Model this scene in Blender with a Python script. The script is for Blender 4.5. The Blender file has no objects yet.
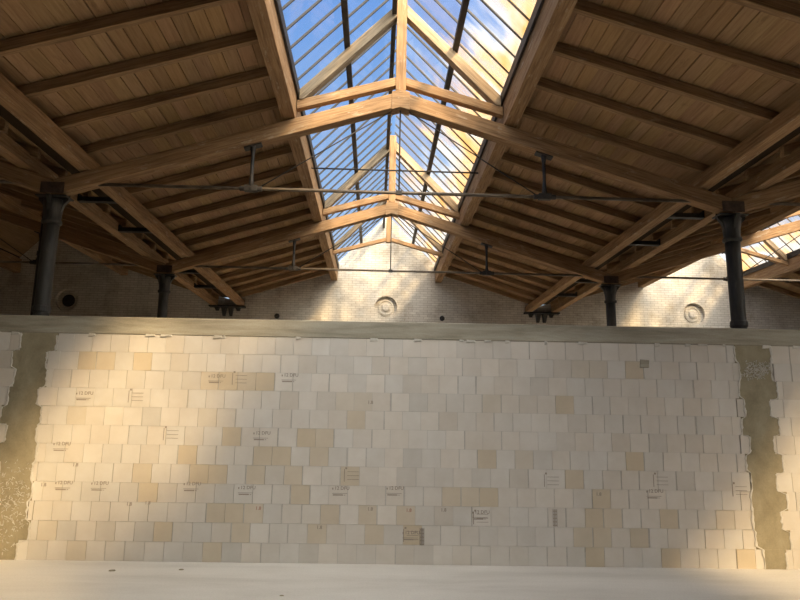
import bpy, bmesh, math, random
from mathutils import Vector, Matrix
random.seed(7)
S = bpy.context.scene
COL = S.collection

# ---------------------------------------------------------------- camera
yaw, pitch, roll = .0358, .1839, .016
fw = Vector((math.sin(yaw)*math.cos(pitch), math.cos(yaw)*math.cos(pitch), math.sin(pitch)))
rt = Vector((math.cos(yaw), -math.sin(yaw), 0)); up = rt.cross(fw)
r2 = rt*math.cos(roll)+up*math.sin(roll); u2 = -rt*math.sin(roll)+up*math.cos(roll)
cam = bpy.data.cameras.new('camera'); co = bpy.data.objects.new('camera', cam); COL.objects.link(co)
co.matrix_world = Matrix(((r2.x, u2.x, -fw.x, -.2996), (r2.y, u2.y, -fw.y, 0), (r2.z, u2.z, -fw.z, 1.8262), (0, 0, 0, 1)))
cam.sensor_fit = 'HORIZONTAL'; cam.sensor_width = 36; cam.lens = 655/800*36
cam.clip_start = .05; cam.clip_end = 300
S.camera = co

# ---------------------------------------------------------------- sky, sun, exposure
SUN = Vector((.72, -1.2, 1)).normalized()            # direction towards the sun
SUN_POWER, AUREOLE, AUREOLE_N, SKY = 8.6, 14.0, 3.0, 1.0
W = bpy.data.worlds.new('sky'); S.world = W; W.use_nodes = True
nt = W.node_tree; nt.nodes.clear()
def wn(t, **k):
    n = nt.nodes.new(t)
    for a, b in k.items(): setattr(n, a, b)
    return n
L = nt.links.new
tc = wn('ShaderNodeTexCoord'); sep = wn('ShaderNodeSeparateXYZ'); L(tc.outputs['Generated'], sep.inputs[0])
ramp = wn('ShaderNodeValToRGB'); L(sep.outputs['Z'], ramp.inputs[0])
e = ramp.color_ramp.elements
e[0].position = 0; e[0].color = (.62, .66, .70, 1); e[1].position = .62; e[1].color = (.12, .35, .88, 1)
m = e.new(.30); m.color = (.36, .58, .90, 1)
dot = wn('ShaderNodeVectorMath', operation='DOT_PRODUCT'); L(tc.outputs['Generated'], dot.inputs[0]); dot.inputs[1].default_value = SUN
mx = wn('ShaderNodeMath', operation='MAXIMUM'); L(dot.outputs['Value'], mx.inputs[0]); mx.inputs[1].default_value = 0
pw = wn('ShaderNodeMath', operation='POWER'); L(mx.outputs[0], pw.inputs[0]); pw.inputs[1].default_value = AUREOLE_N
ml = wn('ShaderNodeMath', operation='MULTIPLY'); L(pw.outputs[0], ml.inputs[0]); ml.inputs[1].default_value = AUREOLE
b1 = wn('ShaderNodeBackground'); L(ramp.outputs[0], b1.inputs[0]); b1.inputs[1].default_value = SKY
b2 = wn('ShaderNodeBackground'); b2.inputs[0].default_value = (1, .93, .80, 1); L(ml.outputs[0], b2.inputs[1])
ad = wn('ShaderNodeAddShader'); L(b1.outputs[0], ad.inputs[0]); L(b2.outputs[0], ad.inputs[1])
wo = wn('ShaderNodeOutputWorld'); L(ad.outputs[0], wo.inputs[0])
sl = bpy.data.lights.new('sun', 'SUN'); so = bpy.data.objects.new('sun', sl); COL.objects.link(so)
sl.energy = SUN_POWER; sl.angle = math.radians(5.5); sl.color = (1, .69, .35)
so.rotation_euler = SUN.to_track_quat('Z', 'Y').to_euler(); so.location = (20, -35, 30)
S.view_settings.view_transform = 'Standard'; S.view_settings.look = 'None'
S.view_settings.exposure = 0.0; S.view_settings.gamma = 1; S.view_settings.use_curve_mapping = False

# ---------------------------------------------------------------- material helpers
class NT:
    def __init__(s, name):
        s.m = bpy.data.materials.new(name); s.m.use_nodes = True
        s.t = s.m.node_tree; s.t.nodes.clear()
        s.out = s.n('ShaderNodeOutputMaterial'); s.tc = s.n('ShaderNodeTexCoord')
    def n(s, t, **k):
        n = s.t.nodes.new(t)
        for a, b in k.items(): setattr(n, a, b)
        return n
    def l(s, a, b): s.t.links.new(a, b)
    def mapped(s, scale, coord='Object', vec=None):
        mp = s.n('ShaderNodeMapping'); mp.inputs['Scale'].default_value = scale
        s.l(vec if vec else s.tc.outputs[coord], mp.inputs[0]); return mp.outputs[0]
    def noise(s, vec, scale=5, detail=4, rough=.6, dist=0):
        n = s.n('ShaderNodeTexNoise'); n.inputs['Scale'].default_value = scale; n.inputs['Detail'].default_value = detail
        n.inputs['Roughness'].default_value = rough; n.inputs['Distortion'].default_value = dist
        s.l(vec, n.inputs['Vector']); return n.outputs['Fac']
    def ramp(s, fac, *stops):
        r = s.n('ShaderNodeValToRGB'); el = r.color_ramp.elements
        el[0].position, el[0].color = stops[0][0], (*stops[0][1], 1); el[1].position, el[1].color = stops[-1][0], (*stops[-1][1], 1)
        for p, c in stops[1:-1]: x = el.new(p); x.color = (*c, 1)
        s.l(fac, r.inputs[0]); return r.outputs[0]
    def mix(s, fac, a, b, mode='MIX'):
        mxn = s.n('ShaderNodeMix', data_type='RGBA', blend_type=mode)
        if isinstance(fac, (int, float)): mxn.inputs[0].default_value = fac
        else: s.l(fac, mxn.inputs[0])
        for i, v in ((6, a), (7, b)):
            if isinstance(v, tuple): mxn.inputs[i].default_value = (*v, 1)
            else: s.l(v, mxn.inputs[i])
        return mxn.outputs[2]
    def math(s, op, a, b=0.0):
        n = s.n('ShaderNodeMath', operation=op)
        for i, v in ((0, a), (1, b)):
            if isinstance(v, (int, float)): n.inputs[i].default_value = v
            else: s.l(v, n.inputs[i])
        return n.outputs[0]
    def bump(s, h, strength=.3, dist=.01):
        b = s.n('ShaderNodeBump'); b.inputs['Strength'].default_value = strength; b.inputs['Distance'].default_value = dist
        s.l(h, b.inputs['Height']); return b.outputs[0]
    def pbr(s, color, rough=.8, metal=0, normal=None, spec=.3):
        p = s.n('ShaderNodeBsdfPrincipled')
        if isinstance(color, tuple): p.inputs['Base Color'].default_value = (*color, 1)
        else: s.l(color, p.inputs['Base Color'])
        p.inputs['Roughness'].default_value = rough; p.inputs['Metallic'].default_value = metal
        p.inputs['Specular IOR Level'].default_value = spec
        if normal is not None: s.l(normal, p.inputs['Normal'])
        s.l(p.outputs[0], s.out.inputs[0]); return s.m

def wood(name, dark, mid, light, pale=None, pale_at=.62):
    t = NT(name)
    oi = t.n('ShaderNodeObjectInfo')
    v = t.n('ShaderNodeVectorMath', operation='ADD'); t.l(t.tc.outputs['Object'], v.inputs[0])
    cx = t.n('ShaderNodeCombineXYZ'); r = t.math('MULTIPLY', oi.outputs['Random'], 37.0); t.l(r, cx.inputs[0]); t.l(r, cx.inputs[1]); t.l(cx.outputs[0], v.inputs[1])
    g = t.noise(t.mapped((1.2, 26, 26), vec=v.outputs[0]), 1.6, 6, .65, .4)
    c = t.ramp(g, (.28, dark), (.5, mid), (.74, light))
    big = t.noise(t.mapped((.8, 3, 3), vec=v.outputs[0]), 1.4, 3)
    c = t.mix(.55, c, t.ramp(big, (.3, (.55, .5, .45)), (.7, (1.25, 1.2, 1.1))), 'MULTIPLY')
    if pale:
        w = t.noise(t.mapped((1.6, 7, 7), vec=v.outputs[0]), 1.8, 8, .72)
        wm = t.n('ShaderNodeMapRange'); t.l(w, wm.inputs[0]); wm.inputs[1].default_value = pale_at; wm.inputs[2].default_value = pale_at+.10; wm.inputs[4].default_value = .55
        c = t.mix(wm.outputs[0], c, pale)
    return t.pbr(c, .82, normal=t.bump(g, .5, .006), spec=.2)
M = {}
M['beam'] = wood('aged_beam_wood', (.18, .105, .05), (.34, .21, .11), (.47, .32, .18), (.58, .48, .35), .57)
M['rafter'] = wood('rafter_wood', (.15, .095, .05), (.29, .185, .10), (.42, .285, .16), (.50, .41, .29), .60)
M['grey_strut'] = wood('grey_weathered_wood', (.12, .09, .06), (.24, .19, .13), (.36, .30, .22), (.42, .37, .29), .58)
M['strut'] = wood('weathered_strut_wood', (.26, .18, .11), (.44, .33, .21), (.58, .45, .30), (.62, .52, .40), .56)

def boards_mat():
    t = NT('roof_board_wood')
    a = t.n('ShaderNodeAttribute', attribute_name='tint')
    g = t.noise(t.mapped((22, 1.3, 22)), 1.5, 6, .65, .5)
    c = t.ramp(g, (.25, (.25, .15, .075)), (.52, (.36, .225, .115)), (.8, (.45, .295, .16)))
    c = t.mix(.9, c, a.outputs['Color'], 'MULTIPLY')
    k = t.noise(t.mapped((3, 1.2, 3)), 2.0, 6, .7)
    km = t.n('ShaderNodeMapRange'); t.l(k, km.inputs[0]); km.inputs[1].default_value = .60; km.inputs[2].default_value = .72; km.inputs[4].default_value = .4
    c = t.mix(km.outputs[0], c, (.05, .028, .015))
    return t.pbr(c, .85, normal=t.bump(g, .4, .004), spec=.15)
M['boards'] = boards_mat()
t = NT('dark_iron'); g = t.noise(t.tc.outputs['Object'], 9, 5)
M['iron'] = t.pbr(t.ramp(g, (.3, (.018, .017, .016)), (.7, (.055, .048, .042))), .55, .3, t.bump(g, .2, .004), .4)
t = NT('column_paint'); g = t.noise(t.mapped((6, 6, 1.2)), 2, 6)
M['column'] = t.pbr(t.ramp(g, (.35, (.028, .027, .024)), (.62, (.060, .056, .048)), (.8, (.13, .118, .095))), .5, .1, t.bump(g, .25, .004), .45)
t = NT('tie_rod_steel'); g = t.noise(t.mapped((3, 20, 20)), 2, 5)
M['rod'] = t.pbr(t.ramp(g, (.3, (.06, .045, .034)), (.7, (.26, .21, .155))), .5, .2, None, .4)
t = NT('glazing_bar_steel'); g = t.noise(t.mapped((2, 30, 30)), 2, 5)
M['bar'] = t.pbr(t.ramp(g, (.3, (.012, .012, .014)), (.7, (.03, .03, .032))), .45, .1, None, .3)
t = NT('black_cable'); M['cable'] = t.pbr((.03, .028, .026), .6)
t = NT('rusty_iron'); g = t.noise(t.tc.outputs['Object'], 8, 5)
M['rust'] = t.pbr(t.ramp(g, (.3, (.05, .032, .022)), (.7, (.12, .08, .055))), .75, .1)
t = NT('roof_felt'); M['felt'] = t.pbr((.03, .025, .02), .95)

def glass_mat(name, lo, hi, tint, dirtcol, dirt_glow, top, edge):
    t = NT(name)
    tr = t.n('ShaderNodeBsdfTransparent'); tr.inputs[0].default_value = (*tint, 1)
    tl = t.n('ShaderNodeBsdfTranslucent'); nc = t.noise(t.mapped((.6, .35, .6)), 2.3, 3, .5); t.l(t.ramp(nc, (.42, dirtcol), (.54, dirt_glow)), tl.inputs[0])
    df = t.n('ShaderNodeBsdfDiffuse'); df.inputs[0].default_value = (.45, .44, .42, 1)
    gl = t.n('ShaderNodeBsdfGlossy'); gl.inputs['Roughness'].default_value = .05
    dm = t.n('ShaderNodeMixShader'); dm.inputs[0].default_value = .12; t.l(tl.outputs[0], dm.inputs[1]); t.l(df.outputs[0], dm.inputs[2])
    sp = t.n('ShaderNodeSeparateXYZ'); t.l(t.tc.outputs['Object'], sp.inputs[0])
    pn = t.math('FLOOR', t.math('DIVIDE', t.math('SUBTRACT', sp.outputs[1], .2), .4425))
    wn_ = t.n('ShaderNodeTexWhiteNoise', noise_dimensions='1D'); t.l(pn, wn_.inputs['W'])     # every pane weathered on its own
    n1 = t.noise(t.mapped((.5, .22, .5)), 1.5, 4, .6, .5)             # broad dirt
    n2 = t.noise(t.mapped((.8, 9, .8)), 1.3, 5, .6, .2)               # wash streaks down the slope
    low = t.math('MULTIPLY', t.math('ABSOLUTE', sp.outputs[0]), edge)  # dust settles towards the lower edge
    f = t.math('ADD', t.math('ADD', t.math('MULTIPLY', n1, .62), t.math('MULTIPLY', n2, .2)), t.math('ADD', t.math('MULTIPLY', wn_.outputs['Value'], .16), low))
    mr = t.n('ShaderNodeMapRange', interpolation_type='SMOOTHSTEP'); t.l(f, mr.inputs[0])
    mr.inputs[1].default_value = lo; mr.inputs[2].default_value = hi; mr.inputs[3].default_value = .04; mr.inputs[4].default_value = top
    m1 = t.n('ShaderNodeMixShader'); t.l(mr.outputs[0], m1.inputs[0]); t.l(tr.outputs[0], m1.inputs[1]); t.l(dm.outputs[0], m1.inputs[2])
    m2 = t.n('ShaderNodeMixShader'); m2.inputs[0].default_value = .04; t.l(m1.outputs[0], m2.inputs[1]); t.l(gl.outputs[0], m2.inputs[2])
    t.l(m2.outputs[0], t.out.inputs[0]); return t.m
M['glass_clear'] = glass_mat('clean_wired_glass', .50, .90, (.96, .98, 1.0), (.34, .35, .36), (.40, .37, .33), .40, .0)
M['glass_dirty'] = glass_mat('dusty_wired_glass', .52, .80, (.96, .98, 1.0), (.40, .41, .41), (.50, .35, .17), .90, .13)  # orange dust tone has the warm sun glow mixed into its colour

def block_mat():
    t = NT('sand_lime_block')
    a = t.n('ShaderNodeAttribute', attribute_name='tint')
    n = t.noise(t.tc.outputs['Object'], 3.0, 6, .65); f = t.noise(t.tc.outputs['Object'], 60, 3, .6)
    c = t.mix(.8, a.outputs['Color'], t.ramp(n, (.3, (.92, .90, .87)), (.7, (1.04, 1.04, 1.04))), 'MULTIPLY')
    return t.pbr(c, .92, normal=t.bump(f, .25, .002), spec=.15)
M['block'] = block_mat()
def concrete(name, a, b, c3, sc=(1.5, 1.5, 1.5), speck=False):
    t = NT(name)
    n = t.noise(t.mapped(sc), 1.6, 8, .66, .3); f = t.noise(t.tc.outputs['Object'], 45, 4, .7)
    c = t.ramp(n, (.3, a), (.5, b), (.72, c3))
    c = t.mix(.35, c, t.ramp(f, (.3, (.75, .75, .75)), (.7, (1.15, 1.15, 1.15))), 'MULTIPLY')
    return t.pbr(c, .9, normal=t.bump(f, .35, .004), spec=.2)
M['ring'] = concrete('ring_beam_concrete', (.22, .20, .15), (.36, .33, .26), (.47, .44, .36), (.5, 2, 5))
M['mortar'] = concrete('grey_render_mortar', (.22, .19, .125), (.32, .28, .19), (.42, .37, .265), (1.5, 1.5, 1.2))
M['joint'] = concrete('bed_joint_mortar', (.40, .37, .32), (.50, .47, .42), (.56, .53, .48))
M['lime'] = concrete('white_mortar_smear', (.50, .47, .42), (.62, .59, .53), (.72, .69, .64))
M['floor'] = concrete('screed_floor', (.56, .53, .47), (.65, .62, .56), (.72, .69, .63), (.22, .9, 1))
M['shell'] = concrete('unseen_dark_wall', (.03, .027, .024), (.06, .055, .048), (.10, .09, .08), (.5, .5, .5))  # kept very dark so the unseen walls bounce little light
def brick_mat():
    t = NT('whitewashed_brick')
    sx = t.n('ShaderNodeSeparateXYZ'); t.l(t.tc.outputs['Object'], sx.inputs[0])
    cb = t.n('ShaderNodeCombineXYZ'); t.l(sx.outputs[0], cb.inputs[0]); t.l(sx.outputs[2], cb.inputs[1])
    b = t.n('ShaderNodeTexBrick'); t.l(cb.outputs[0], b.inputs['Vector'])
    b.inputs['Scale'].default_value = 1; b.inputs['Brick Width'].default_value = .25; b.inputs['Row Height'].default_value = .077
    b.inputs['Mortar Size'].default_value = .007; b.inputs['Mortar Smooth'].default_value = .4
    b.inputs['Color1'].default_value = (.69, .65, .575, 1); b.inputs['Color2'].default_value = (.60, .56, .49, 1); b.inputs['Mortar'].default_value = (.40, .35, .28, 1)
    n = t.noise(t.mapped((1, 1, .8)), 1.1, 8, .68, .3)
    c = t.mix(.75, b.outputs['Color'], t.ramp(n, (.32, (.52, .47, .40)), (.5, (.95, .93, .9)), (.7, (1.1, 1.1, 1.1))), 'MULTIPLY')
    fb = t.math('MULTIPLY', b.outputs['Fac'], -1.0)
    return t.pbr(c, .9, normal=t.bump(fb, .6, .01), spec=.15)
M['brick'] = brick_mat()
t = NT('stamp_ink'); M['ink'] = t.pbr((.33, .28, .23), .9)
t = NT('red_stamp_ink'); M['ink_red'] = t.pbr((.42, .22, .17), .9)

# ---------------------------------------------------------------- object helpers
def link(name, mesh, mat=None, parent=None):
    o = bpy.data.objects.new(name, mesh); COL.objects.link(o)
    if mat is not None: mesh.materials.append(mat)
    if parent is not None: o.parent = parent
    return o
def tag(o, label=None, cat=None, group=None, kind=None):
    if label: o['label'] = label
    if cat: o['category'] = cat
    if group: o['group'] = group
    if kind: o['kind'] = kind
    return o
def thing(name, loc, label, cat, group=None):
    o = bpy.data.objects.new(name, None); COL.objects.link(o); o.location = loc; o.empty_display_size = .2
    return tag(o, label, cat, group)
class MB:
    def __init__(s): s.v = []; s.f = []; s.t = []
    def box(s, x0, x1, y0, y1, z0, z1, tint=(1, 1, 1)):
        i = len(s.v)
        s.v += [(x, y, z) for z in (z0, z1) for y in (y0, y1) for x in (x0, x1)]
        s.f += [tuple(i+k for k in q) for q in ((0, 2, 3, 1), (4, 5, 7, 6), (0, 1, 5, 4), (1, 3, 7, 5), (3, 2, 6, 7), (2, 0, 4, 6))]
        s.t += [tint]*6
    def hexa(s, lo, hi, tint=(1, 1, 1)):           # lower quad and upper quad, same winding
        i = len(s.v); s.v += list(lo)+list(hi)
        s.f += [tuple(i+k for k in q) for q in ((3, 2, 1, 0), (4, 5, 6, 7), (0, 1, 5, 4), (1, 2, 6, 5), (2, 3, 7, 6), (3, 0, 4, 7))]
        s.t += [tint]*6
    def tube(s, a, b, r0, r1=None, n=12, caps=True):
        r1 = r0 if r1 is None else r1; a = Vector(a); b = Vector(b); d = (b-a).normalized()
        u = d.orthogonal().normalized(); w = d.cross(u); i = len(s.v)
        for p, r in ((a, r0), (b, r1)):
            for k in range(n):
                q = p+(u*math.cos(2*math.pi*k/n)+w*math.sin(2*math.pi*k/n))*r; s.v.append(tuple(q))
        for k in range(n): s.f.append((i+k, i+(k+1) % n, i+n+(k+1) % n, i+n+k)); s.t.append((1, 1, 1))
        if caps:
            s.f.append(tuple(i+n-1-k for k in range(n))); s.f.append(tuple(i+n+k for k in range(n))); s.t += [(1, 1, 1)]*2
    def lathe(s, prof, n=24, c=(0, 0, 0), axis='Z'):   # prof: (radius, height)
        i = len(s.v)
        for r, h in prof:
            for k in range(n):
                a = 2*math.pi*k/n
                p = (r*math.cos(a), r*math.sin(a), h) if axis == 'Z' else (r*math.cos(a), -h, r*math.sin(a))
                s.v.append((p[0]+c[0], p[1]+c[1], p[2]+c[2]))
        for j in range(len(prof)-1):
            for k in range(n):
                s.f.append((i+j*n+k, i+j*n+(k+1) % n, i+(j+1)*n+(k+1) % n, i+(j+1)*n+k)); s.t.append((1, 1, 1))
        s.f.append(tuple(i+n-1-k for k in range(n))); j = (len(prof)-1)*n; s.f.append(tuple(i+j+k for k in range(n))); s.t += [(1, 1, 1)]*2
    def mesh(s, name, tint=False):
        me = bpy.data.meshes.new(name); me.from_pydata(s.v, [], s.f); 
        if tint:
            at = me.color_attributes.new('tint', 'FLOAT_COLOR', 'CORNER'); k = 0
            for p, c in zip(me.polygons, s.t):
                for li in p.loop_indices: at.data[li].color = (*c, 1)
        bm = bmesh.new(); bm.from_mesh(me); bmesh.ops.recalc_face_normals(bm, faces=bm.faces); bm.to_mesh(me); bm.free()
        return me
    def obj(s, name, mat, parent=None, tint=False, smooth=False):
        me = s.mesh(name, tint)
        if smooth:
            for p in me.polygons: p.use_smooth = len(p.vertices) == 4
        return link(name, me, mat, parent)
def bevel(o, w=.006):
    b = o.modifiers.new('edge_wear', 'BEVEL'); b.width = w; b.segments = 1; b.limit_method = 'ANGLE'; return o
def prism(name, pts, axis_a, axis_b, y0, y1, mat, parent=None, bev=.006):
    """XZ outline pts extruded from y0 to y1; the object's local X runs along axis_a -> axis_b so that the grain follows it."""
    A = Vector((axis_a[0], (y0+y1)/2, axis_a[1])); B = Vector((axis_b[0], (y0+y1)/2, axis_b[1]))
    X = (B-A).normalized(); Y = Vector((0, 1, 0)); Z = X.cross(Y); Y = Z.cross(X)
    Mx = Matrix(((X.x, Y.x, Z.x, A.x), (X.y, Y.y, Z.y, A.y), (X.z, Y.z, Z.z, A.z), (0, 0, 0, 1))); inv = Mx.inverted()
    mb = MB(); n = len(pts)
    mb.v = [tuple(inv @ Vector((p[0], y, p[1]))) for y in (y0, y1) for p in pts]
    mb.f = [tuple(range(n)), tuple(range(2*n-1, n-1, -1))]+[(k, (k+1) % n, n+(k+1) % n, n+k) for k in range(n)]
    mb.t = [(1, 1, 1)]*len(mb.f)
    o = mb.obj(name, mat, parent); o.matrix_basis = Mx
    return bevel(o, bev) if bev else o
def beam(name, a, b, w, h, mat, parent=None, bev=.006):
    A, B = Vector(a), Vector(b); X = (B-A).normalized(); Z = Vector((0, 0, 1)); Y = Z.cross(X)
    if Y.length < .01: Y = Vector((0, 1, 0))
    Y.normalize(); Z = X.cross(Y)
    Mx = Matrix(((X.x, Y.x, Z.x, A.x), (X.y, Y.y, Z.y, A.y), (X.z, Y.z, Z.z, A.z), (0, 0, 0, 1)))
    mb = MB(); mb.box(0, (B-A).length, -w/2, w/2, -h/2, h/2)
    o = mb.obj(name, mat, parent); o.matrix_basis = Mx
    return bevel(o, bev) if bev else o
def rod(name, a, b, r, mat, parent=None, n=10):
    A, B = Vector(a), Vector(b); X = (B-A).normalized(); Y = X.orthogonal().normalized(); Z = X.cross(Y)
    Mx = Matrix(((X.x, Y.x, Z.x, A.x), (X.y, Y.y, Z.y, A.y), (X.z, Y.z, Z.z, A.z), (0, 0, 0, 1)))
    mb = MB(); mb.tube((0, 0, 0), ((B-A).length, 0, 0), r, n=n); o = mb.obj(name, mat, parent, smooth=True); o.matrix_basis = Mx; return o
def dup(root, loc):
    r = root.copy(); COL.objects.link(r); r.location = loc
    for ch in list(root.children):
        c = ch.copy(); COL.objects.link(c); c.parent = r
        for g in list(ch.children):
            d = g.copy(); COL.objects.link(d); d.parent = c
    return r

# ---------------------------------------------------------------- hall dimensions (metres)
BAY, HALF = 10.30, 5.15
T1, T2, T3, WB, Y0 = 9.55, 14.84, 18.55, 21.28, -3.6     # truss centres, back wall face, rear end of the roof
SL = .3106
def z_princ(x): return 6.655-SL*abs(x)                   # underside of the principal rafters
def z_raft(x): return 7.12-SL*abs(x)                     # underside of the common rafters
def z_board(x): return z_raft(x)+.155                    # underside of the roof boards
GR, GS = 8.72, 1.05
def z_glass(x): return GR-GS*abs(x)                      # skylight glazing
ORD = ['first', 'second', 'third', 'fourth', 'fifth', 'sixth', 'seventh', 'eighth', 'ninth', 'tenth', 'eleventh', 'twelfth', 'thirteenth',
       'fourteenth', 'fifteenth', 'sixteenth', 'seventeenth', 'eighteenth', 'nineteenth', 'twentieth']
BN = {-1: 'left bay', 0: 'central bay', 1: 'right bay'}

# ---------------------------------------------------------------- shell
mb = MB(); mb.box(-15.6, 15.6, Y0-.3, WB+.4, -.25, 0)
tag(mb.obj('floor', M['floor']), 'pale dusty concrete screed floor in front of the block wall', 'floor', kind='structure')
# back gable wall with three round openings
def outline(y):
    pts = [(-15.6, -.1), (15.6, -.1)]
    for k in (1, 0, -1):
        c = k*BAY
        pts += [(c+HALF-.01, z_board(HALF)+.02), (c+1.78, z_board(1.78)+.02), (c+1.70, z_glass(1.70)-.02), (c, z_glass(0)-.02),
                (c-1.70, z_glass(1.70)-.02), (c-1.78, z_board(1.78)+.02), (c-HALF+.01, z_board(HALF)+.02)]
    pts[2] = (15.6, pts[2][1]); pts[-1] = (-15.6, pts[-1][1])
    return pts
def gable(name, holes, depth):
    cu = bpy.data.curves.new(name, 'CURVE'); cu.dimensions = '2D'; cu.fill_mode = 'BOTH'; cu.extrude = depth/2
    def spl(pts):
        s = cu.splines.new('POLY'); s.points.add(len(pts)-1); s.use_cyclic_u = True
        for p, q in zip(s.points, pts): p.co = (q[0], q[1], 0, 1)
    spl(outline(0))
    for hx, hz, r in holes: spl([(hx+r*math.cos(a*math.pi/24), hz+r*math.sin(a*math.pi/24)) for a in range(48)])
    o = bpy.data.objects.new(name, cu); COL.objects.link(o)
    me = bpy.data.meshes.new_from_object(o.evaluated_get(bpy.context.evaluated_depsgraph_get()))
    bpy.data.objects.remove(o); me.transform(Matrix.Rotation(math.pi/2, 4, 'X')); me.name = name
    return me
NZ = 5.54
o = link('wall_back', gable('wall_back', [(k*10.34, NZ, .37) for k in (-1, 0, 1)], .3), M['brick']); o.location = (0, WB+.15, 0)
tag(o, 'whitewashed brick gable wall closing the far end of the hall', 'wall', kind='structure')
o = link('wall_rear', gable('wall_rear', [], .3), M['shell']); o.location = (0, Y0-.15, 0)  # unseen wall added close behind the camera to cut light from the rear
tag(o, 'dark wall added behind the viewpoint to cut light from the rear', 'wall', kind='structure')
for n, s in (('left', -1), ('right', 1)):
    mb = MB(); mb.box(min(s*15.45, s*15.75), max(s*15.45, s*15.75), Y0, WB, 0, 6.2)  # unseen side walls added to block light
    tag(mb.obj('wall_'+n, M['shell']), 'unseen %s side wall added to block light' % n, 'wall', kind='structure')

# round niches in the back wall
for k, lab in ((0, 'round blind niche in the sunlit middle of the whitewashed back wall'),
               (1, 'round blind niche on the sunlit back wall of the right bay'),
               (-1, 'dark round niche on the shaded back wall of the left bay')):
    t_ = thing('round_niche', (k*10.34, WB+.14, NZ), lab, 'niche', 'round niches in the back wall')
    mb = MB(); mb.lathe([(.37, -.02), (.37, 0), (.0001, .001)], 40, axis='Y'); mb.obj('niche_back', M['brick'], t_)
    mb = MB(); mb.lathe([(.27, 0), (.27, .03), (.22, .045), (.21, .02), (.0001, .02)], 40, axis='Y'); mb.obj('inner_ring', M['brick'], t_)
    if k < 0:
        mb = MB(); mb.lathe([(.205, .021), (.205, .024), (.0001, .025)], 28, axis='Y'); mb.obj('vent_cover', M['iron'], t_)
    else:
        mb = MB(); mb.lathe([(.15, .0), (.14, .05), (.10, .075), (.0001, .08)], 28, axis='Y'); mb.obj('centre_boss', M['brick'], t_)

# ---------------------------------------------------------------- new block wall across the hall
RH = .2458
WALLROT = -.019
RL = [4.87, 4.78, 4.76, 4.76, 4.78, 4.73, 4.80, 4.71, 4.77, 4.71, 4.74, 4.69]
RR = [5.17, 5.25, 5.15, 5.25, 5.13, 5.24, 5.14, 5.23, 5.13, 5.25, 5.19, 5.20]
LR = [-4.87, -4.74, -4.80, -4.76, -4.79, -4.76, -4.79, -4.76, -4.83, -4.74, -4.77, -4.66]
LL = [-5.21, -5.31, -5.20, -5.32, -5.22, -5.31, -5.20, -5.30, -5.23, -5.18, -5.24, -5.15]
OFF = [.01, .11, .02, .12, .02, .10, .17, .08, .17, .08, .15, .07]
BEIGE = [(-4.01, 0), (-2.48, 0), (2.66, 0), (3.54, 0), (4.52, 0), (-4.41, 1), (-2.94, 1), (-1.97, 1), (-.99, 1), (-.26, 1), (.24, 1), (2.42, 1), (2.66, 1),
 (3.2, 1), (-2.44, 2), (-2.22, 2), (-1.81, 2), (-.83, 2), (-.34, 2), (.19, 2), (2.52, 2), (3.0, 2), (3.75, 2), (4.44, 2), (-3.17, 3), (-1.2, 3), (.77, 3),
 (1.02, 3), (1.26, 3), (2.68, 3), (-3.26, 4), (-2.49, 4), (-2.28, 4), (-1.8, 4), (-1.32, 4), (-.58, 4), (2.33, 4), (-2.74, 5), (-1.73, 5),
 (-1.49, 5), (-1.0, 5), (1.2, 5), (1.6, 5), (3.14, 5), (-2.09, 6), (-1.29, 6), (-1.04, 6), (-4.2, 7), (-2.46, 7), (-.49, 7), (-.66, 8), (-.47, 8),
 (1.2, 8), (2.23, 8), (-2.45, 9), (-2.21, 9), (-1.98, 9), (-1.72, 9), (-4.24, 10), (-4.0, 10), (-3.51, 10), (2.45, 10), (2.66, 10), (3.21, 10)]
FAINT = {(-4.41, 1), (-4.01, 0), (3.2, 10), (1.6, 5), (4.44, 2), (2.66, 10), (2.45, 10), (-.47, 8), (-.66, 8), (-4.2, 7), (-2.46, 7), (1.2, 8)}
def tint_for(x0, x1, r):
    for bx, br in BEIGE:
        if br == r and x0 <= bx < x1:
            k = .45 if (bx, br) in FAINT else .8+random.random()*.35
            b = (.635-.04*k, .60-.085*k, .54-.145*k); j = random.uniform(-.015, .015)
            return tuple(v+j for v in b)
    j = random.choice((0, 0, 0, -.035))+random.uniform(-.03, .025); w = random.uniform(-.012, .012)
    return (.655+j+w, .615+j, .555+j-w)
mb = MB()
def lay_row(r, xa, xb, first):
    x = first
    while x > xa: x -= .25
    z0, z1 = r*RH, (r+1)*RH
    while x < xb-.01:
        x0, x1 = max(x, xa), min(x+.25, xb); x += .25
        if x1-x0 < .03: continue
        gl_, gr_ = (random.choice((.0015, .002, .002, .003, .003, .004, .012)) for _ in '12'); gt = random.choice((.001, .0015, .002, .004))
        dy = random.uniform(0, .004)
        mb.box(x0+gl_, x1-gr_, dy, .24, z0+.001, z1-gt, tint_for(x0, x1, r))
for r in range(12):
    lay_row(r, LR[r], RL[r], OFF[r]); lay_row(r, RR[r], 15.2, OFF[r]+.07*(r % 3)); lay_row(r, -15.2, LL[r], OFF[r]-.06*(r % 3))
wall = mb.obj('wall_partition', M['block'], tint=True); wall.location = (0, 9.0, 0); wall.rotation_euler = (0, 0, WALLROT)
tag(wall, 'new wall of square white and beige sand lime blocks across the hall', 'wall', kind='structure')
mb = MB(); mb.box(-15.2, -5.35, .010, .23, .0005, 12*RH); mb.box(-4.64, 4.66, .010, .23, .0005, 12*RH); mb.box(5.30, 15.2, .010, .23, .0005, 12*RH)
mb.obj('mortar_joints', M['joint'], wall)
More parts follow.
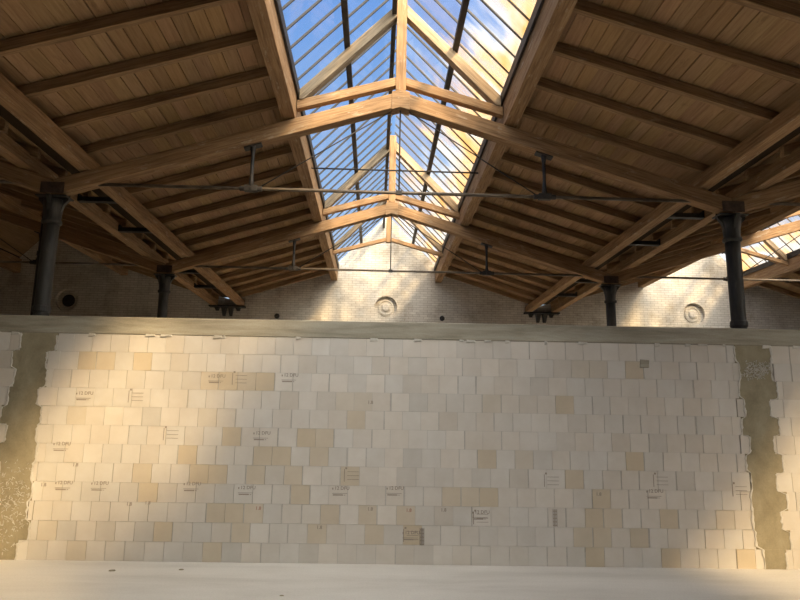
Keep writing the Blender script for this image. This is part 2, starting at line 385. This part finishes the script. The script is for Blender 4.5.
# stamps printed on the blocks
def text_mesh(name, lines, rules=(), box=None):
    """lines: (text, size, x, z); rules: thin printed bars (x0, x1, z0, z1)."""
    parts = []
    for s, size, x, z in lines:
        cu = bpy.data.curves.new('t', 'FONT'); cu.body = s; cu.size = size; cu.extrude = .0006; cu.resolution_u = 2; cu.offset = .0012
        o = bpy.data.objects.new('t', cu); COL.objects.link(o)
        me = bpy.data.meshes.new_from_object(o.evaluated_get(bpy.context.evaluated_depsgraph_get())); bpy.data.objects.remove(o)
        me.transform(Matrix.Translation((x, 0, z)) @ Matrix.Rotation(math.pi/2, 4, 'X')); parts.append(me)
    m_ = MB()
    for x0, x1, z0, z1 in rules: m_.box(x0, x1, -.0006, .0006, z0, z1)
    bm = bmesh.new()
    for me in parts: bm.from_mesh(me); bpy.data.meshes.remove(me)
    if rules: me = m_.mesh('r'); bm.from_mesh(me); bpy.data.meshes.remove(me)
    me = bpy.data.meshes.new(name); bm.to_mesh(me); bm.free(); return me
KA = text_mesh('stamp_format', [('12 DFU', .062, -.085, .02)], [(-.115, -.10, .02, .045), (-.115, .085, -.03, -.024), (-.105, .03, -.055, -.040), (.04, .06, -.052, -.044)])
KB = text_mesh('stamp_class', [('1.8', .062, -.045, -.02)])
KC = text_mesh('stamp_lines', [], [(-.105, -.095, -.085, .075), (-.06, .095, .04, .046), (-.06, .095, -.01, -.004), (-.06, .095, -.06, -.054), (-.09, -.065, .075, .10)])
KD = text_mesh('stamp_bars', [], [(-.03, -.022, -.11, .11), (-.015, -.003, -.11, .11), (.003, .012, -.11, .11), (.02, .03, -.11, .11)]+[(-.03, .03, -.10+.045*i, -.09+.045*i) for i in range(5)])
STA = [(-4.44, 1.43), (-4.36, .93), (-3.89, .93), (-2.68, .94), (-1.96, .90), (-.72, .91), (0, .92), (3.47, .93), (.22, .36), (1.14, .63), (-4.21, 2.1), (-2.45, 2.36), (-1.46, 2.39), (-1.8, 1.61)]
STB = [(-4.23, 1.2), (-4.62, .94), (-3.48, .71), (-3.24, .73), (-1.79, .68), (-.32, .69), (.19, .68), (-.98, .45), (.65, .69), (2.72, .92), (-.35, 2.08)]
STC = [(-.58, 1.12), (2.09, 1.09), (3.56, 1.11), (-3.52, 2.11), (-2.14, 2.37), (4.62, 1.0), (-3.01, 1.62), (1.14, .60), (.22, .37)]
STD = [(2.12, .61), (.36, .35)]
for me, pts in ((KA, STA), (KB, STB), (KC, STC), (KD, STD)):
    mm = me.copy(); mm.materials.append(M['ink']); mr_ = me.copy(); mr_.materials.append(M['ink_red'])
    for p in pts:
        o = link('block_stamp', mr_ if p in ((-1.79, .68), (.19, .68)) and me is KB else mm, None, wall); o.location = (p[0], -.0012, p[1])
# concrete piers and ring beam
def pier(edge_l, edge_r, label, specks):
    cx = (edge_l[0]+edge_r[0])/2
    t_ = thing('concrete_pier', (cx, 9.0+WALLROT*cx, 0), label, 'pier', 'rendered piers in the block wall'); t_.rotation_euler = (0, 0, WALLROT)
    m_ = MB()
    for r in range(12): m_.box(edge_l[r]-cx+.001, edge_r[r]-cx-.001, -.004+.003*(r % 2), .235, r*RH, (r+1)*RH)
    m_.obj('render_coat', M['mortar'], t_)
    # white mortar smeared raggedly over the toothed block edges
    rnd = random.Random(int(cx*10))
    for ed, side in ((edge_l, -1), (edge_r, 1)):
        m_ = MB(); rows = []; z = .002
        while z < 12*RH-.01:
            r = min(int(z/RH), 11); e_ = ed[r]-cx
            rows.append((e_-rnd.uniform(.004, .025) if side > 0 else e_-rnd.uniform(.0, .025), e_+rnd.uniform(.0, .025) if side > 0 else e_+rnd.uniform(.004, .025), z)); z += rnd.uniform(.02, .05)
        for (a0, b0, z0), (a1, b1, z1) in zip(rows, rows[1:]):
            m_.hexa([(a0, -.0045, z0), (b0, -.0045, z0), (b1, -.0045, z1), (a1, -.0045, z1)], [(a0+.006, -.008, z0), (b0-.006, -.008, z0), (b1-.006, -.008, z1), (a1+.006, -.008, z1)])
        m_.obj('mortar_smear', M['lime'], t_)
    m_ = MB()
    for (xa, xb, za, zb, n) in specks:
        for q in range(n):
            x, z = rnd.uniform(xa, xb)-cx, rnd.triangular(za, zb); x += .05*math.sin(z*17); a = rnd.uniform(0, math.pi); l_ = rnd.uniform(.008, .05); th = rnd.uniform(.002, .007)
            ux, uz = math.cos(a)*l_/2, math.sin(a)*l_/2; px, pz = -math.sin(a)*th/2, math.cos(a)*th/2
            c4 = [(x-ux-px, z-uz-pz), (x+ux-px, z+uz-pz), (x+ux+px, z+uz+pz), (x-ux+px, z-uz+pz)]
            m_.hexa([(c[0], -.003, c[1]) for c in c4], [(c[0], -.010, c[1]) for c in c4])
    tag(m_.obj('mortar_scratch', M['lime'], t_), 'white mortar scratches', kind='stuff')
    return t_
pier(LL, LR, 'rough grey rendered pier at the left end of the block wall', [(-5.2, -4.82, .05, 1.32, 240)])
pier(RL, RR, 'rough grey rendered pier at the right end of the block wall', [(4.80, 5.15, 2.47, 2.75, 230)])
mb = MB(); mb.box(-15.2, 15.2, 0, .245, 0, .238)
rb = bevel(mb.obj('ring_beam', M['ring']), .008); rb.location = (0, 8.992, 12*RH); rb.rotation_euler = (0, 0, WALLROT)
tag(rb, 'long grey concrete ring beam capping the block wall', 'beam')
m_ = MB(); rnd = random.Random(3)
for q in range(26):
    x = rnd.uniform(-6, 6); w_ = rnd.uniform(.03, .16); h_ = rnd.uniform(.01, .035)
    m_.hexa([(x-w_/2, -.001, -.01-h_), (x+w_/2, -.001, -.01-h_*.6), (x+w_*.4, -.001, .004), (x-w_*.4, -.001, .008)], [(x-w_*.4, -.007, -.008-h_*.8), (x+w_*.4, -.007, -.008-h_*.5), (x+w_*.3, -.007, .002), (x-w_*.3, -.007, .004)])
m_.obj('mortar_drip', M['lime'], rb)
m_ = MB(); m_.hexa([(-.07, 0, -.06), (.06, 0, -.055), (.07, 0, .05), (-.06, 0, .06)], [(-.06, -.006, -.05), (.05, -.006, -.045), (.06, -.006, .04), (-.05, -.006, .05)])
o = m_.obj('mortar_patch', M['ring'], wall); o.location = (3.42, -.0012, 2.67)

# ---------------------------------------------------------------- roof boards
def slope_boards(k, s):
    m_ = MB(); rnd = random.Random(k*10+s)
    c = k*BAY; x = 1.84
    while x < 4.92:
        w_ = rnd.uniform(.165, .205); x1 = min(x+w_, 4.94); y = Y0-rnd.uniform(0, .5)
        while y < WB:
            y1 = min(y+.88*rnd.choice((3, 4, 5)), WB)
            if y1 > Y0:
                j = rnd.uniform(.82, 1.14); d = rnd.uniform(0, .006); g = rnd.choice((.006, .008, .010, .014, .020))
                ya = max(y, Y0)
                za, zb = z_board(x)+d, z_board(x1)+d
                xs = (c+s*(x+g/2), c+s*(x1-g/2))
                m_.hexa([(xs[0], ya, za), (xs[1], ya, zb), (xs[1], y1-.004, zb), (xs[0], y1-.004, za)],
                        [(xs[0], ya, za+.024), (xs[1], ya, zb+.024), (xs[1], y1-.004, zb+.024), (xs[0], y1-.004, za+.024)], (j, j*rnd.uniform(.94, 1.04), j*rnd.uniform(.88, 1.06)))
            y = y1
        x = x1
    o = m_.obj('ceiling', M['boards'], tint=True)
    tag(o, 'brown board roof slope on the %s of the %s' % ('left' if s < 0 else 'right', BN[k]), 'roof', kind='structure')
    m_ = MB(); xa, xb = c+s*1.84, c+s*4.94
    m_.hexa([(xa, Y0, z_board(1.84)+.032), (xb, Y0, z_board(4.94)+.032), (xb, WB+.3, z_board(4.94)+.032), (xa, WB+.3, z_board(1.84)+.032)],
            [(xa, Y0, z_board(1.84)+.06), (xb, Y0, z_board(4.94)+.06), (xb, WB+.3, z_board(4.94)+.06), (xa, WB+.3, z_board(1.84)+.06)])
    m_.obj('roof_felt', M['felt'], o)
for k in (-1, 0, 1):
    for s in (-1, 1): slope_boards(k, s)

# ---------------------------------------------------------------- skylights
WIN = 0
def skylight(k, s):
    global WIN; WIN += 1
    c = k*BAY
    win = bpy.data.objects.new('window_%d' % WIN, None); COL.objects.link(win); win.location = (c, Y0, z_glass(0))
    tag(win, '%s glazed slope of the %s ridge skylight' % ('left' if s < 0 else 'right', 'central' if k == 0 else 'right bay'), 'skylight', kind='structure')
    m_ = MB(); x0, x1 = s*.03, s*1.69; h = GS
    m_.hexa([(x0, 0, -.03*h), (x1, 0, -1.69*h), (x1, WB-Y0, -1.69*h), (x0, WB-Y0, -.03*h)], [(x0, 0, -.03*h+.008), (x1, 0, -1.69*h+.008), (x1, WB-Y0, -1.69*h+.008), (x0, WB-Y0, -.03*h+.008)])
    m_.obj('glass', M['glass_clear'] if s < 0 else M['glass_dirty'], win)
    m_ = MB(); w_ = .017
    for (wa, za, zb) in ((.010, -.034, -.008), (.004, -.008, .02)):
        m_.hexa([(s*.04, -wa, -.04*h+za), (s*1.675, -wa, -1.675*h+za), (s*1.675, wa, -1.675*h+za), (s*.04, wa, -.04*h+za)], [(s*.04, -wa, -.04*h+zb), (s*1.675, -wa, -1.675*h+zb), (s*1.675, wa, -1.675*h+zb), (s*.04, wa, -.04*h+zb)])
    first = None; y = .2+(.02 if s > 0 else 0)
    while y < WB-Y0-.05:
        if first is None: first = m_.obj('glazing_bar', M['bar'], win); o = first
        else: o = first.copy(); COL.objects.link(o)
        o.location = (0, y, 0); y += .4425
    # iron purlin carrying the bars at half height
    zc = -.86*h-.125
    m_ = MB(); m_.box(s*.86-.045, s*.86+.045, 0, WB-Y0-.02, zc-.055, zc+.045)
    bevel(m_.obj('glazing_purlin', M['iron'], win), .004)
for k in (0, 1):
    for s in (-1, 1): skylight(k, s)
# left bay: skylight boarded over
rnd = random.Random(5); c = -BAY
for s_, side in ((-1, 'left'), (1, 'right')):
    x = .002; m_ = MB()
    while x < 1.69:
        x1 = min(x+rnd.uniform(.16, .2), 1.70); j = rnd.uniform(.6, 1.1); a, b = c+s_*(x+.001), c+s_*(x1-.001)
        m_.hexa([(a, Y0, z_glass(x)), (b, Y0, z_glass(x1)), (b, WB+.3, z_glass(x1)), (a, WB+.3, z_glass(x))], [(a, Y0, z_glass(x)+.03), (b, Y0, z_glass(x1)+.03), (b, WB+.3, z_glass(x1)+.03), (a, WB+.3, z_glass(x)+.03)], (j, j, j)); x = x1
    o = m_.obj('ceiling', M['boards'], tint=True); tag(o, 'dark boarded-over %s slope of the left bay ridge' % side, 'roof', kind='structure')
    m_ = MB(); a, b = c, c+s_*1.76
    m_.hexa([(a, Y0, z_glass(0)+.04), (b, Y0, z_glass(1.76)+.04), (b, WB+.3, z_glass(1.76)+.04), (a, WB+.3, z_glass(0)+.04)], [(a, Y0, z_glass(0)+.06), (b, Y0, z_glass(1.76)+.06), (b, WB+.3, z_glass(1.76)+.06), (a, WB+.3, z_glass(0)+.06)])
    m_.obj('roof_felt', M['felt'], o)
# ridge beams and curbs
for k in (-1, 0, 1):
    c = k*BAY
    o = beam('ridge_beam', (c-.122, Y0+.01, z_glass(0)-.38), (c-.122, WB-.005, z_glass(0)-.38), .075, .22, M['iron'])  # ridge timber given a dark iron colour to stand for its unlit underside
    tag(o, 'ridge beam along the top of the %s, coloured dark for its unlit underside' % ('central skylight' if k == 0 else BN[k]+' roof'), 'beam')
    for s in (-1, 1):
        zt = 6.40
        o = beam('skylight_curb', (c+s*1.725, Y0+.01, zt+.23), (c+s*1.725, WB-.005, zt+.23), .21, .46, M['beam'])
        tag(o, 'long timber curb beam on the %s side of the %s' % ('left' if s < 0 else 'right', 'central skylight' if k == 0 else BN[k]+' ridge'), 'beam', 'skylight curb beams')
        inv = o.matrix_basis.inverted()
        m_ = MB(); xs = sorted((c+s*1.705, c+s*1.83)); m_.box(xs[0], xs[1], Y0+.01, WB-.02, 6.862, 6.97)
        ob = m_.obj('glazing_sill', M['felt'], o); ob.matrix_parent_inverse = inv
        if k >= 0:
            m_ = MB(); xs = sorted((c+s*1.615, c+s*1.58)); m_.box(xs[0], xs[1], Y0+.01, WB-.02, 6.78, 6.94)
            ob = m_.obj('glazing_frame', M['iron'], o); ob.matrix_parent_inverse = inv

# ---------------------------------------------------------------- roof trusses
def make_truss():
    t_ = thing('timber_truss', (0, 0, 5.0), '', 'roof truss', 'timber roof trusses')
    z0 = 5.0; hw = .10
    def P(pts): return [(x, z-z0) for x, z in pts]
    for s in (-1, 1):
        xa, xb = s*.085, s*5.14
        prism('principal_rafter', P([(xa, z_princ(xa)), (xb, z_princ(xb)), (xb, z_princ(xb)+.245), (xa, z_princ(xa)+.245)]), (0, z_princ(0)-z0), (xb, z_princ(xb)-z0), -hw, hw, M['beam'], t_)
        xa, xb = s*.08, s*1.61
        prism('collar_beam', P([(xa, 7.035-.29*.08), (xb, 7.035-.29*1.61), (xb, 7.18-.29*1.61), (xa, 7.18-.29*.08)]), (0, 7.1-z0), (xb, 7.1-.29*1.61-z0), -.065, .065, M['beam'], t_)
        prism('skylight_strut', P([(s*.08, 8.20), (s*.08, 8.42), (s*1.575, 6.885), (s*1.575, 6.72), (s*1.50, 6.735)]), (0, 8.4-z0), (s*1.6, 6.8-z0), -.085, .085, M['strut'] if s > 0 else M['grey_strut'], t_)
        # hanger, casting and diagonal rod
        hx = s*2.25; zt, zn = z_princ(hx), 5.27
        m_ = MB(); m_.lathe([(.05, zn+.03), (.032, zn+.12), (.026, zn+.25), (.026, zt-.14), (.045, zt-.02), (.045, zt)], 12)
        h = m_.obj('hanger', M['iron'], t_, smooth=True); h.location = (hx, 0, -z0)
        m_ = MB(); m_.box(-.13, .13, -.07, .07, zt-.022, zt+.03)
        m_.v = [(x, y, z-SL*s*x) for x, y, z in m_.v]; m_.obj('head_plate', M['iron'], h)
        m_ = MB(); m_.box(-.10, .10, -.045, .045, zn-.045, zn+.05); m_.tube((-.17, 0, zn), (.17, 0, zn), .04, n=10); m_.tube((0, -.065, zn), (0, .065, zn), .022, n=8)
        bevel(m_.obj('node_casting', M['iron'], h), .006)
        rod('diagonal_rod', (hx-s*.12, 0, zn+.02-z0), (s*.10, 0, 6.63-z0), .010, M['iron'], t_, 8)
    prism('apex_block', P([(-.14, 6.655-.14*SL-.025), (0, 6.655-.025), (.14, 6.655-.14*SL-.025), (.14, 6.93-.14*SL), (0, 6.93), (-.14, 6.93-.14*SL)]), (-.14, 6.8-z0), (.14, 6.8-z0), -.112, .112, M['beam'], t_)
    prism('king_post', P([(-.08, 6.93), (.08, 6.93), (.08, 8.60), (-.08, 8.60)]), (0, 6.9-z0), (0, 8.4-z0), -.08, .08, M['beam'], t_)
    rod('suspension_rod', (0, 0, 5.27-z0), (0, 0, 6.62-z0), .012, M['iron'], t_, 8)
    m_ = MB(); m_.box(-.045, .045, -.03, .03, -.03, .03); o = m_.obj('rod_clamp', M['iron'], t_); o.location = (0, 0, 5.27-z0)
    rod('tie_rod', (-4.55, 0, 5.27-z0), (4.55, 0, 5.27-z0), .026, M['rod'], t_, 12)
    return t_
truss = make_truss()
TL = {(0, T1): 'nearest sunlit timber truss with iron tie rod crossing under the central skylight', (0, T2): 'second timber truss from the viewer under the central skylight',
      (-1, T1): 'nearer timber truss of the dark left bay beyond the left column', (-1, T2): 'farther timber truss in the dark left bay',
      (1, T1): 'nearer timber truss of the right bay beyond the tall right column', (1, T2): 'farther timber truss below the right bay skylight'}
first = True
for (k, y), lab in TL.items():
    o = truss if first else dup(truss, (0, 0, 0)); first = False
    o.location = (k*BAY, y, 5.0); o['label'] = lab
def make_frame():
    t_ = thing('skylight_frame', (0, 0, 6.5), '', 'skylight frame', 'timber frames near the back gable'); z0 = 6.5
    def P(pts): return [(x, z-z0) for x, z in pts]
    for s in (-1, 1):
        xa, xb = s*.075, s*1.61
        prism('collar_beam', P([(xa, 7.03-.28*.07), (xb, 7.03-.28*1.61), (xb, 7.14-.28*1.61), (xa, 7.14-.28*.07)]), (0, 7.1-z0), (xb, 7.1-.28*1.61-z0), -.06, .06, M['beam'], t_)
        prism('skylight_strut', P([(s*.075, 8.24), (s*.075, 8.42), (s*1.575, 6.885), (s*1.575, 6.73), (s*1.52, 6.74)]), (0, 8.4-z0), (s*1.6, 6.8-z0), -.07, .07, M['strut'] if s > 0 else M['grey_strut'], t_)
    prism('king_post', P([(-.075, 6.98), (.075, 6.98), (.075, 8.39), (-.075, 8.39)]), (0, 6.9-z0), (0, 8.4-z0), -.075, .075, M['beam'], t_)
    return t_
fr = make_frame(); fr.location = (0, T3, 6.5); fr['label'] = 'small timber collar frame farthest back in the central skylight'
o = dup(fr, (BAY, T3, 6.5)); o['label'] = 'small timber collar frame farthest back in the right bay skylight'

# ---------------------------------------------------------------- common rafters
def make_rafter(k, s, y, label):
    c = k*BAY; h = .145
    zb = lambda x: z_raft(x)
    xa, xb = 1.835, 4.93
    o = prism('common_rafter', [(c+s*xa, zb(xa)), (c+s*xb, zb(xb)), (c+s*xb, zb(xb)+h), (c+s*xa, zb(xa)+h)], (c+s*xa, zb(xa)), (c+s*xb, zb(xb)), -.045, .045, M['rafter'])
    o.location.y = y; return tag(o, label, 'rafter', 'common rafters under the roof boards')
for k, s in ((0, -1), (0, 1), (-1, 1), (1, -1), (1, 1)):
    proto = None; where = '%s slope of the %s' % ('left' if s < 0 else 'right', BN[k]); n = 0
    for i in range(-4, 14):
        y = T1-.16+.88*i
        if (k != 0 and i < -1) or (k == 1 and s == 1 and i < 10): continue
        lab = '%s timber rafter counted from the viewer on the %s' % (ORD[n], where); n += 1
        if proto is None: proto = make_rafter(k, s, y, lab); base = proto
        else:
            o = base.copy(); COL.objects.link(o); o.location.y = y; o['label'] = lab

# ---------------------------------------------------------------- valleys: paired beams, gutter board and straps
for v, side in ((-1, 'left'), (1, 'right')):
    c = v*HALF
    for s in (-1, 1):
        inner = (s != v)
        o = beam('valley_beam', (c+s*.43, Y0+.01, 5.553), (c+s*.43, WB-.005, 5.553), .20, .20, M['beam'])
        tag(o, '%s timber valley beam running over the %s columns' % ('inner' if inner else 'outer', side), 'beam', 'paired valley beams')
    g = thing('valley_gutter', (c, Y0, 5.6), 'boarded valley gutter over the %s columns with iron straps' % side, 'gutter', 'valley gutters')
    m_ = MB(); m_.box(-.205, .205, .01, WB-Y0-.01, .14, .20); m_.obj('gutter_board', M['boards'], g)
    for y in (11.0, 12.82, 16.5, 18.4):
        m_ = MB(); m_.box(-.325, .325, -.06, .06, -.13, -.05); m_.box(.325-.025, .325, -.06, .06, -.05, .0); m_.box(-.325, -.30, -.06, .06, -.05, .0)
        o = m_.obj('strap', M['iron'], g); o.location.y = y-Y0
    # bearing bracket on the back wall
    b = thing('wall_bracket', (c, WB, 5.1), 'black iron bracket carrying the %s valley beams on the back wall' % side, 'bracket', 'wall brackets under the valley beams')
    m_ = MB(); m_.box(-.58, .58, -.24, -.002, .30, .348); bevel(m_.obj('bearing_plate', M['iron'], b), .005)
    for x in (-.34, -.11, .11, .34):
        m_ = MB(); d = .20-.1*abs(x); zb = .30
        m_.v = [(x-.08, -.002, zb), (x+.08, -.002, zb), (x+.08, -d, zb), (x-.08, -d, zb), (x-.05, -.002, zb-.36+.75*abs(x)), (x+.05, -.002, zb-.36+.75*abs(x)), (x+.05, -.07, zb-.32+.75*abs(x)), (x-.05, -.07, zb-.32+.75*abs(x))]
        m_.f = [(0, 1, 2, 3), (7, 6, 5, 4), (0, 4, 5, 1), (1, 5, 6, 2), (2, 6, 7, 3), (3, 7, 4, 0)]; m_.t = [(1, 1, 1)]*6
        m_.obj('corbel', M['iron'], b)

# ---------------------------------------------------------------- iron columns
def make_column():
    t_ = thing('iron_column', (0, 0, 0), '', 'column', 'cast iron columns')
    m_ = MB(); m_.lathe([(.115, .02), (.110, 1.0), (.106, 3.2), (.108, 4.3), (.112, 4.78)], 24); m_.obj('shaft', M['column'], t_, smooth=True)
    m_ = MB(); m_.lathe([(.20, 0), (.20, .05), (.15, .09), (.14, .16)], 24); m_.obj('base', M['column'], t_)
    m_ = MB(); m_.lathe([(.115, 3.30), (.124, 3.315), (.124, 3.38), (.115, 3.40)], 24); m_.obj('collar_ring', M['column'], t_)
    m_ = MB(); m_.lathe([(.114, 4.62), (.14, 4.64), (.14, 4.68), (.118, 4.70), (.13, 4.86), (.15, 5.0)], 24); m_.obj('capital', M['column'], t_, smooth=True)
    for a in range(4):
        m_ = MB(); w_ = .03
        pts = [(.10, 4.68), (.12, 4.80), (.15, 4.92), (.22, 5.0), (.22, 5.03), (.05, 5.03), (.05, 4.68)]
        n = len(pts); m_.v = [(x, y, z) for y in (-w_, w_) for x, z in pts]
        m_.f = [tuple(range(n)), tuple(range(2*n-1, n-1, -1))]+[(i, (i+1) % n, n+(i+1) % n, n+i) for i in range(n)]; m_.t = [(1, 1, 1)]*len(m_.f)
        o = m_.obj('bracket', M['column'], t_); o.rotation_euler = (0, 0, a*math.pi/2)
    m_ = MB(); m_.box(-.23, .23, -.13, .13, 5.03, 5.052); bevel(m_.obj('head_plate', M['column'], t_), .006)
    for yy in (-.118, .102):
        m_ = MB(); m_.box(-.17, .17, yy, yy+.016, 5.085, 5.25)
        for bx in (-.12, -.04, .04, .12): m_.tube((bx, yy-.014 if yy < 0 else yy+.016, 5.17), (bx, yy if yy < 0 else yy+.03, 5.17), .018, n=6)
        m_.obj('fish_plate', M['rust'], t_)
    return t_
colm = make_column(); first = True
for x, y, lab in ((-HALF, T1, 'nearer dark iron column rising behind the left end of the block wall'), (HALF, T1, 'nearer dark iron column rising behind the right end of the block wall'),
                  (-HALF, T2, 'farther iron column on the left, thinner looking, near the back wall'), (HALF, T2, 'farther iron column on the right, thinner looking, near the back wall')):
    o = colm if first else dup(colm, (0, 0, 0)); first = False
    o.location = (x, y, 0); o['label'] = lab
p = thing('downpipe', (-HALF-.22, T1+.22, 0), 'thin dark downpipe beside the nearer left column', 'pipe')
m_ = MB(); m_.tube((0, 0, 0), (0, 0, 5.4), .045, n=14); m_.obj('pipe', M['iron'], p, smooth=True)
m_ = MB(); m_.lathe([(.058, 4.2), (.058, 4.26)], 14); m_.obj('clip', M['iron'], p)

# thin rod between the curbs, anchors on the back wall
o = rod('thin_tie_rod', (-1.62, 12.04, 6.62), (1.62, 12.04, 6.62), .016, M['cable']); tag(o, 'thin dark rod spanning the central skylight between its curbs behind the nearest truss', 'rod')
for x, z, lab in ((-3.55, 5.16, 'dark iron wall anchor left of the middle niche just above the block wall'), (1.86, 5.20, 'dark iron wall anchor right of the middle niche just above the block wall'),
                  (11.6, 5.16, 'small dark wall anchor beside the tall right column')):
    a = thing('wall_anchor', (x, WB, z), lab, 'anchor', 'iron wall anchors')
    m_ = MB(); m_.lathe([(.085, .002), (.085, .02), (.05, .035)], 16, axis='Y'); m_.obj('plate', M['iron'], a)
    m_ = MB(); m_.tube((0, -.03, 0), (0, -.09, 0), .025, n=8); m_.obj('bolt', M['iron'], a)

# small chips lying on the screed
for (x, y), r, lab in (((-2.62, 8.59), .03, 'small dark chip on the floor close to the foot of the block wall'), ((-1.23, 7.41), .022, 'tiny dark crumb on the floor near the bottom edge of the picture'),
                  ((-3.42, 8.51), .035, 'thin flat chip on the floor by the sunlit end of the block wall')):
    m_ = MB(); rnd = random.Random(int(x*100)); n = 7; ph = [rnd.uniform(.6, 1.1) for _ in range(n)]
    lo = [(r*1.5*ph[k]*math.cos(2*math.pi*k/n), r*ph[k]*math.sin(2*math.pi*k/n), 0) for k in range(n)]; hi = [(a*.7, b*.7, r*.35) for a, b, c_ in lo]
    m_.v = lo+hi; m_.f = [tuple(range(n-1, -1, -1)), tuple(range(n, 2*n))]+[(k, (k+1) % n, n+(k+1) % n, n+k) for k in range(n)]; m_.t = [(1, 1, 1)]*len(m_.f)
    o = m_.obj('rubble_chip', M['mortar']); o.location = (x, y, .001); tag(o, lab, 'rubble')
